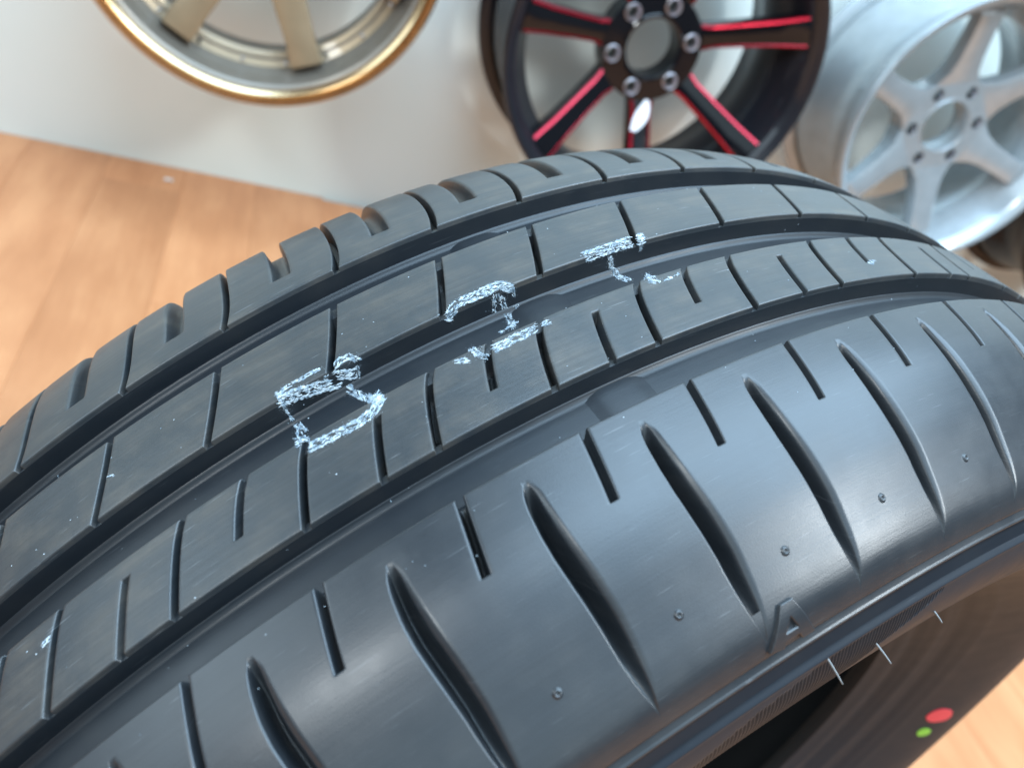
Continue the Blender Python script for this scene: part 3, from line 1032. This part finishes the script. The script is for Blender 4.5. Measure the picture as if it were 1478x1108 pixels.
# --- white crayon marks: crumbs of wax left on the rubber, following rib tops, groove walls and floors
GD = .0078
PL = [(-.075, 0)]
for (ga, gb) in ((-.0424, -.0283), (-.0074, .0073), (.0281, .0412)):
    PL += [(ga, 0), (ga + .0006, GD), (gb - .0006, GD), (gb, 0)]
PL += [(.09, 0)]
gz, gd = [], []
for (z0, d0), (z1, d1) in zip(PL[:-1], PL[1:]):
    n = max(2, int((abs(z1 - z0) + abs(d1 - d0)) / .0002))
    t = np.linspace(0, 1, n, endpoint=False)
    gz += list(z0 + (z1 - z0) * t)
    gd += list(d0 + (d1 - d0) * t)
gz, gd = np.array(gz), np.array(gd)
gr_ = np.interp(gz, PR[_mono, 0], PR[_mono, 1]) - gd
gq = np.concatenate([[0], np.cumsum(np.hypot(np.diff(gz), np.diff(gr_)))])
for (ga, gb) in ((-.0424, -.0283), (-.0074, .0073), (.0281, .0412)):      # the rounded foot of each groove wall
    for e_ in (gz - ga, gb - gz):
        ok_ = (gz > ga) & (gz < gb) & (gd > .0055)
        gr_ = np.where(ok_, gr_ + np.maximum(0, gd - (GD - .0014 * np.clip(1 - (e_ - .0005) / .0015, 0, 1) ** 1.8)) * (e_ < .0026), gr_)
gt = np.gradient(np.stack([gz, gr_], 1), gq, axis=0)
gt /= np.linalg.norm(gt, axis=1)[:, None]
def gpos(th, q, h):
    z, r = np.interp(q, gq, gz), np.interp(q, gq, gr_)
    nz, nr = -np.interp(q, gq, gt[:, 1]), np.interp(q, gq, gt[:, 0])
    t = np.radians(th)
    return ((r + h * nr) * math.cos(t), (r + h * nr) * math.sin(t), z + h * nz)
MARKS = {"D":[[[[77.7,81.66],[77.67,83.27],[77.68,84.81],[77.68,86.33],[77.69,87.86],[77.7,89.38],[77.71,90.91],[77.71,92.5],[77.76,93.91],[77.81,95.52],[77.85,96.93],[77.72,112.6]],[[77.62,81.66],[77.59,83.27],[77.59,84.81],[77.59,86.14],[77.6,87.67],[77.61,89.38],[77.62,90.91],[77.62,92.5],[77.67,94.11],[77.72,95.72],[77.77,97.13],[77.64,112.8]]],[[[77.63,81.66],[77.41,81.66],[77.2,81.46],[76.98,81.46],[76.77,81.46],[76.56,81.26],[76.34,81.46],[76.12,81.46],[75.91,81.46],[75.69,81.46],[75.47,81.46]],[[77.64,80.66],[77.42,80.66],[77.21,80.66],[76.99,80.46],[76.78,80.46],[76.56,80.46],[76.34,80.46],[76.12,80.46],[75.9,80.46],[75.69,80.46],[75.47,80.46]]],[[[77.73,85.38],[77.53,85.57],[77.33,85.95],[77.13,86.14],[76.93,86.52],[76.73,86.71],[76.52,87.09],[76.32,87.28],[76.11,87.67],[75.91,88.05],[75.71,88.43],[75.5,88.81],[75.29,89.19],[75.08,89.57]],[[77.63,81.86],[77.43,82.07],[77.22,82.47],[77.02,82.67],[76.81,83.07],[76.61,83.27],[76.41,83.66],[76.21,84.04],[76.0,84.24],[75.79,84.62],[75.58,85.0],[75.38,85.38],[75.17,85.76],[74.97,86.14]]],[[[75.16,84.04],[74.95,83.66],[74.74,83.27],[74.55,82.87],[74.36,82.87],[74.2,83.27],[74.09,84.24],[73.94,85.38]],[[75.21,82.27],[75.0,81.86],[74.78,81.26],[74.55,80.86],[74.31,81.06],[74.06,81.46],[73.91,83.07],[73.76,84.43]]],[[[75.55,86.71],[75.33,87.09],[75.11,87.28],[74.93,87.28],[74.75,87.86],[74.54,88.62],[74.34,89.19]],[[75.49,83.85],[75.28,84.04],[75.06,84.24],[74.82,84.43],[74.59,85.19],[74.39,85.76],[74.18,86.33]]],[[[74.11,85.95],[74.21,87.86],[74.3,89.76]],[[73.97,86.33],[74.06,88.24],[74.16,90.14]]],[[[74.97,92.09],[74.84,93.5],[74.72,95.12],[74.59,96.53],[74.44,97.94],[74.37,113.61],[74.11,114.02],[73.87,113.61]],[[74.7,90.71],[74.58,92.29],[74.46,93.7],[74.33,95.12],[74.2,96.53],[74.09,97.53],[73.97,97.53],[73.76,97.33]]],[[[77.47,116.64],[77.28,116.84],[77.08,116.84],[76.88,117.05],[76.68,117.05],[76.49,117.25],[76.29,117.25],[76.1,117.45],[75.9,117.45],[75.7,117.65],[75.5,117.65],[75.28,117.65],[75.07,117.45],[74.87,117.25],[74.66,117.05],[74.43,116.64],[74.23,115.83],[74.05,115.03],[73.87,114.02]],[[77.47,114.22],[77.27,114.42],[77.07,114.42],[76.87,114.62],[76.68,114.62],[76.48,114.82],[76.27,114.82],[76.07,115.03],[75.87,115.03],[75.67,115.23],[75.48,115.23],[75.29,115.23],[75.1,115.03],[74.9,114.82],[74.71,114.82],[74.55,114.42],[74.4,113.81],[74.22,112.8],[73.91,97.74]]],[[[77.71,92.9],[77.64,94.91],[77.57,96.73]],[[77.45,92.5],[77.38,94.31],[77.31,96.32]]],[[[77.85,113.01],[77.59,113.41],[77.33,114.02]],[[77.99,96.93],[77.71,97.74],[77.42,98.14]]]],"2":[[[[69.83,85.57],[69.59,85.95],[69.28,86.14],[69.04,85.0],[68.92,84.04],[68.8,83.47],[68.6,83.47],[68.36,83.47],[68.13,83.47],[67.89,83.47],[67.65,83.47],[67.41,83.47],[67.17,83.47],[66.92,83.27],[66.71,83.27],[66.56,83.66],[66.35,84.62],[66.1,85.57]],[[69.8,82.87],[69.58,83.27],[69.43,83.47],[69.31,82.87],[69.08,81.46],[68.77,80.66],[68.49,80.46],[68.25,80.46],[68.01,80.46],[67.77,80.46],[67.52,80.26],[67.27,80.26],[67.03,80.26],[66.78,80.26],[66.49,80.26],[66.25,81.06],[66.09,82.27],[65.95,83.47]]],[[[65.98,83.27],[66.0,85.0],[66.01,86.9]],[[65.88,83.66],[65.89,85.38],[65.89,87.09]]],[[[67.0,83.85],[67.06,85.76],[67.12,87.48],[67.19,89.19]],[[66.82,84.43],[66.88,86.14],[66.95,88.05],[67.01,89.76]]],[[[66.75,84.62],[66.71,86.33],[66.67,88.24],[66.63,89.95]],[[66.5,84.81],[66.46,86.52],[66.42,88.43],[66.37,90.14]]],[[[66.62,92.09],[66.69,93.91],[66.75,95.52],[66.82,97.33]],[[66.33,91.89],[66.4,93.7],[66.46,95.52],[66.53,97.33]]],[[[66.0,91.1],[66.0,93.1],[66.01,95.32]],[[65.79,90.71],[65.73,92.7],[65.75,94.71]]],[[[67.37,97.33],[67.07,97.13],[66.77,96.73],[66.47,96.32],[66.16,96.12]],[[67.36,96.73],[67.06,96.32],[66.75,95.92],[66.45,95.72],[66.14,95.32]]],[[[70.53,114.22],[70.29,115.03],[70.04,116.04]],[[70.4,112.8],[70.16,113.81],[69.91,114.62]]],[[[69.19,97.74],[69.65,113.81],[69.6,115.43],[69.45,116.64],[69.29,117.65]],[[68.92,97.13],[69.4,113.01],[69.37,114.42],[69.25,115.43],[69.1,116.44]]],[[[68.87,116.64],[68.64,116.64],[68.42,116.64],[68.19,116.64],[67.96,116.44],[67.73,116.44],[67.5,116.44],[67.27,116.44],[67.03,116.24],[66.8,116.24],[66.56,116.04]],[[68.79,114.22],[68.56,114.22],[68.33,114.22],[68.11,114.22],[67.87,114.02],[67.64,114.02],[67.41,114.02],[67.17,114.02],[66.94,113.81],[66.7,113.81],[66.46,113.61]]],[[[66.32,115.83],[65.9,115.23]],[[66.29,114.22],[65.87,113.61]]]],"T":[[[[61.9,84.81],[61.61,84.81],[61.32,84.62],[61.03,84.62],[60.74,84.62],[60.44,84.62],[60.15,84.43],[59.84,84.43],[59.55,84.43],[59.24,84.43],[58.93,84.43],[58.62,84.43],[58.3,84.43]],[[61.81,81.06],[61.52,81.06],[61.22,81.06],[60.92,80.86],[60.61,80.86],[60.3,80.86],[59.99,80.66],[59.68,80.66],[59.36,80.46],[59.04,80.46],[58.72,80.46],[58.4,80.46],[58.08,80.46]]],[[[58.55,83.07],[58.6,84.62],[58.57,86.14]],[[58.46,83.27],[58.46,85.0],[58.43,86.52]]],[[[60.54,85.57],[60.47,87.09],[60.4,89.0],[60.24,90.71],[60.21,92.7],[60.16,94.51],[60.0,95.72],[59.86,96.73]],[[60.28,85.76],[60.22,87.48],[60.15,89.0],[60.02,90.52],[59.92,91.89],[59.88,93.3],[59.74,94.31],[59.59,95.52]]],[[[58.95,97.13],[60.29,113.61],[60.2,114.82],[60.11,116.24]],[[58.61,95.52],[58.52,97.13],[59.9,113.61],[59.81,115.03]]],[[[59.64,115.83],[59.34,115.63],[59.03,115.43],[58.72,115.23]],[[59.59,115.23],[59.28,115.03],[58.98,114.82],[58.66,114.42]]]],"x":[[[[89.98,118.46],[89.77,118.26],[89.57,118.06],[89.37,117.65]],[[90.05,117.65],[89.85,117.45],[89.64,117.25],[89.44,116.84]]],[[[47.03,126.54],[46.91,127.35]],[[46.48,124.92],[46.36,125.73]]],[[[83.78,116.84],[83.45,117.85]],[[83.76,116.24],[83.44,117.25]]],[[[85.71,72.82],[85.46,73.83],[85.22,74.63]],[[85.7,72.22],[85.45,73.02],[85.21,74.03]]]]}
SIPE_AT = [(b, off2, -28.35, -7.45) for b in BX] + [(b, off3, 7.35, 28.15) for b in full3]
def in_sipe(th, q):
    z = float(np.interp(q, gq, gz))
    if float(np.interp(q, gq, gd)) > .006:
        return False
    s = float(s_of_z(z * 1000))
    for b, of, za, zb in SIPE_AT:
        if za - .4 < z * 1000 < zb + .4 and abs(th - b - float(of(np.array(s)))) < HW + .02:
            return True
    return False
def crayon(key, dens_, label):
    V, F = [], []
    rg = random.Random(sum(ord(c_) for c_ in key))
    for A, B in MARKS[key]:
        for i in range(len(A) - 1):
            if None in (A[i], A[i + 1], B[i], B[i + 1]):
                continue
            a0, a1, b0, b1 = [np.array([p[0], p[1] / 1000]) for p in (A[i], A[i + 1], B[i], B[i + 1])]
            wq = np.linalg.norm((a0 - b0) * (.0054, 1))
            lq = np.linalg.norm((a1 - a0) * (.0054, 1))
            cnt = int(dens_ * wq * lq * 1e6 + .9)
            for _ in range(cnt):
                u_, v_ = rg.random(), rg.random()
                if rg.random() < .45:          # wax piles up along both edges of a stroke
                    v_ = rg.choice((rg.uniform(-.04, .14), rg.uniform(.86, 1.04)))
                p = (a0 * (1 - u_) + a1 * u_) * (1 - v_) + (b0 * (1 - u_) + b1 * u_) * v_
                if in_sipe(float(p[0]), float(p[1])):
                    continue
                # patchy: skip where a slow pattern is low
                pat = math.sin(p[0] * 9.3 + p[1] * 2100) + math.sin(p[0] * 21.1 - p[1] * 3700 + 1.3) + math.sin(p[0] * 4.2 + p[1] * 5200)
                if pat < (-0.7 if key == 'D' else -0.25) and rg.random() < .85:
                    continue
                d = (a1 - a0) * (.0054, 1)
                ang = math.atan2(d[1], d[0]) + rg.gauss(0, .38)
                L, W_ = rg.uniform(.00018, .00115), rg.uniform(.00006, .00019)
                k0 = len(V)
                n_ = 6
                V.append(gpos(p[0], p[1], rg.uniform(.00012, .00032)))
                for q in range(n_):
                    t = 2 * PI * q / n_
                    x, y = L * math.cos(t) * rg.uniform(.6, 1.1), W_ * math.sin(t) * rg.uniform(.6, 1.2)
                    dx, dy = x * math.cos(ang) - y * math.sin(ang), x * math.sin(ang) + y * math.cos(ang)
                    V.append(gpos(p[0] + dx / .0054, p[1] + dy, .00003))
                for q in range(n_):
                    F.append((k0, k0 + 1 + q, k0 + 1 + (q + 1) % n_))
                for q in range(2):             # loose powder round each crumb
                    x, y = p[0] + rg.gauss(0, .00055) / .0054, p[1] + rg.gauss(0, .00045)
                    if in_sipe(float(x), float(y)):
                        continue
                    k0 = len(V)
                    sz = rg.uniform(.00004, .00010)
                    a_0 = rg.uniform(0, 6.28)
                    for c_ in range(3):
                        V.append(gpos(x + sz * math.cos(a_0 + c_ * 2.09) / .0054, y + sz * math.sin(a_0 + c_ * 2.09), .00006))
                    F.append((k0, k0 + 1, k0 + 2))
    o = mesh_py('crayon_mark', V, F, M_chalk, tyre)
    o['label'] = label
    o['kind'] = 'stuff'
    return o
crayon('D', 10.5, 'white crayon letter D smeared across the middle groove')
crayon('2', 10.5, 'white crayon figure 2 broken up across the middle groove')
crayon('T', 10.5, 'white crayon letter T crossing the middle groove')
for q, st_ in enumerate(MARKS['x']):
    MARKS['stray%d' % q] = [st_]
    crayon('stray%d' % q, 9.0, 'small stray fleck of white crayon')
# loose specks of dust on the rib tops
V, F = [], []
rg = random.Random(5)
for _ in range(170):
    th_, q_ = rg.uniform(40, 92), rg.choice((rg.uniform(.033, .066), rg.uniform(.066, .090), rg.uniform(.089, .115), rg.uniform(.15, .175), rg.uniform(.115, .15)))
    if in_sipe(th_, q_):
        continue
    sz = rg.uniform(.00006, .00016)
    k0 = len(V)
    V.append(gpos(th_, q_, sz))
    for q in range(5):
        t = 2 * PI * q / 5
        V.append(gpos(th_ + sz * math.cos(t) * rg.uniform(.7, 2.2) / .0054, q_ + sz * math.sin(t), .00001))
    for q in range(5):
        F.append((k0, k0 + 1 + q, k0 + 1 + (q + 1) % 5))
du = mesh_py('dust_specks', V, F, M_chalk, tyre)
du['kind'] = 'stuff'
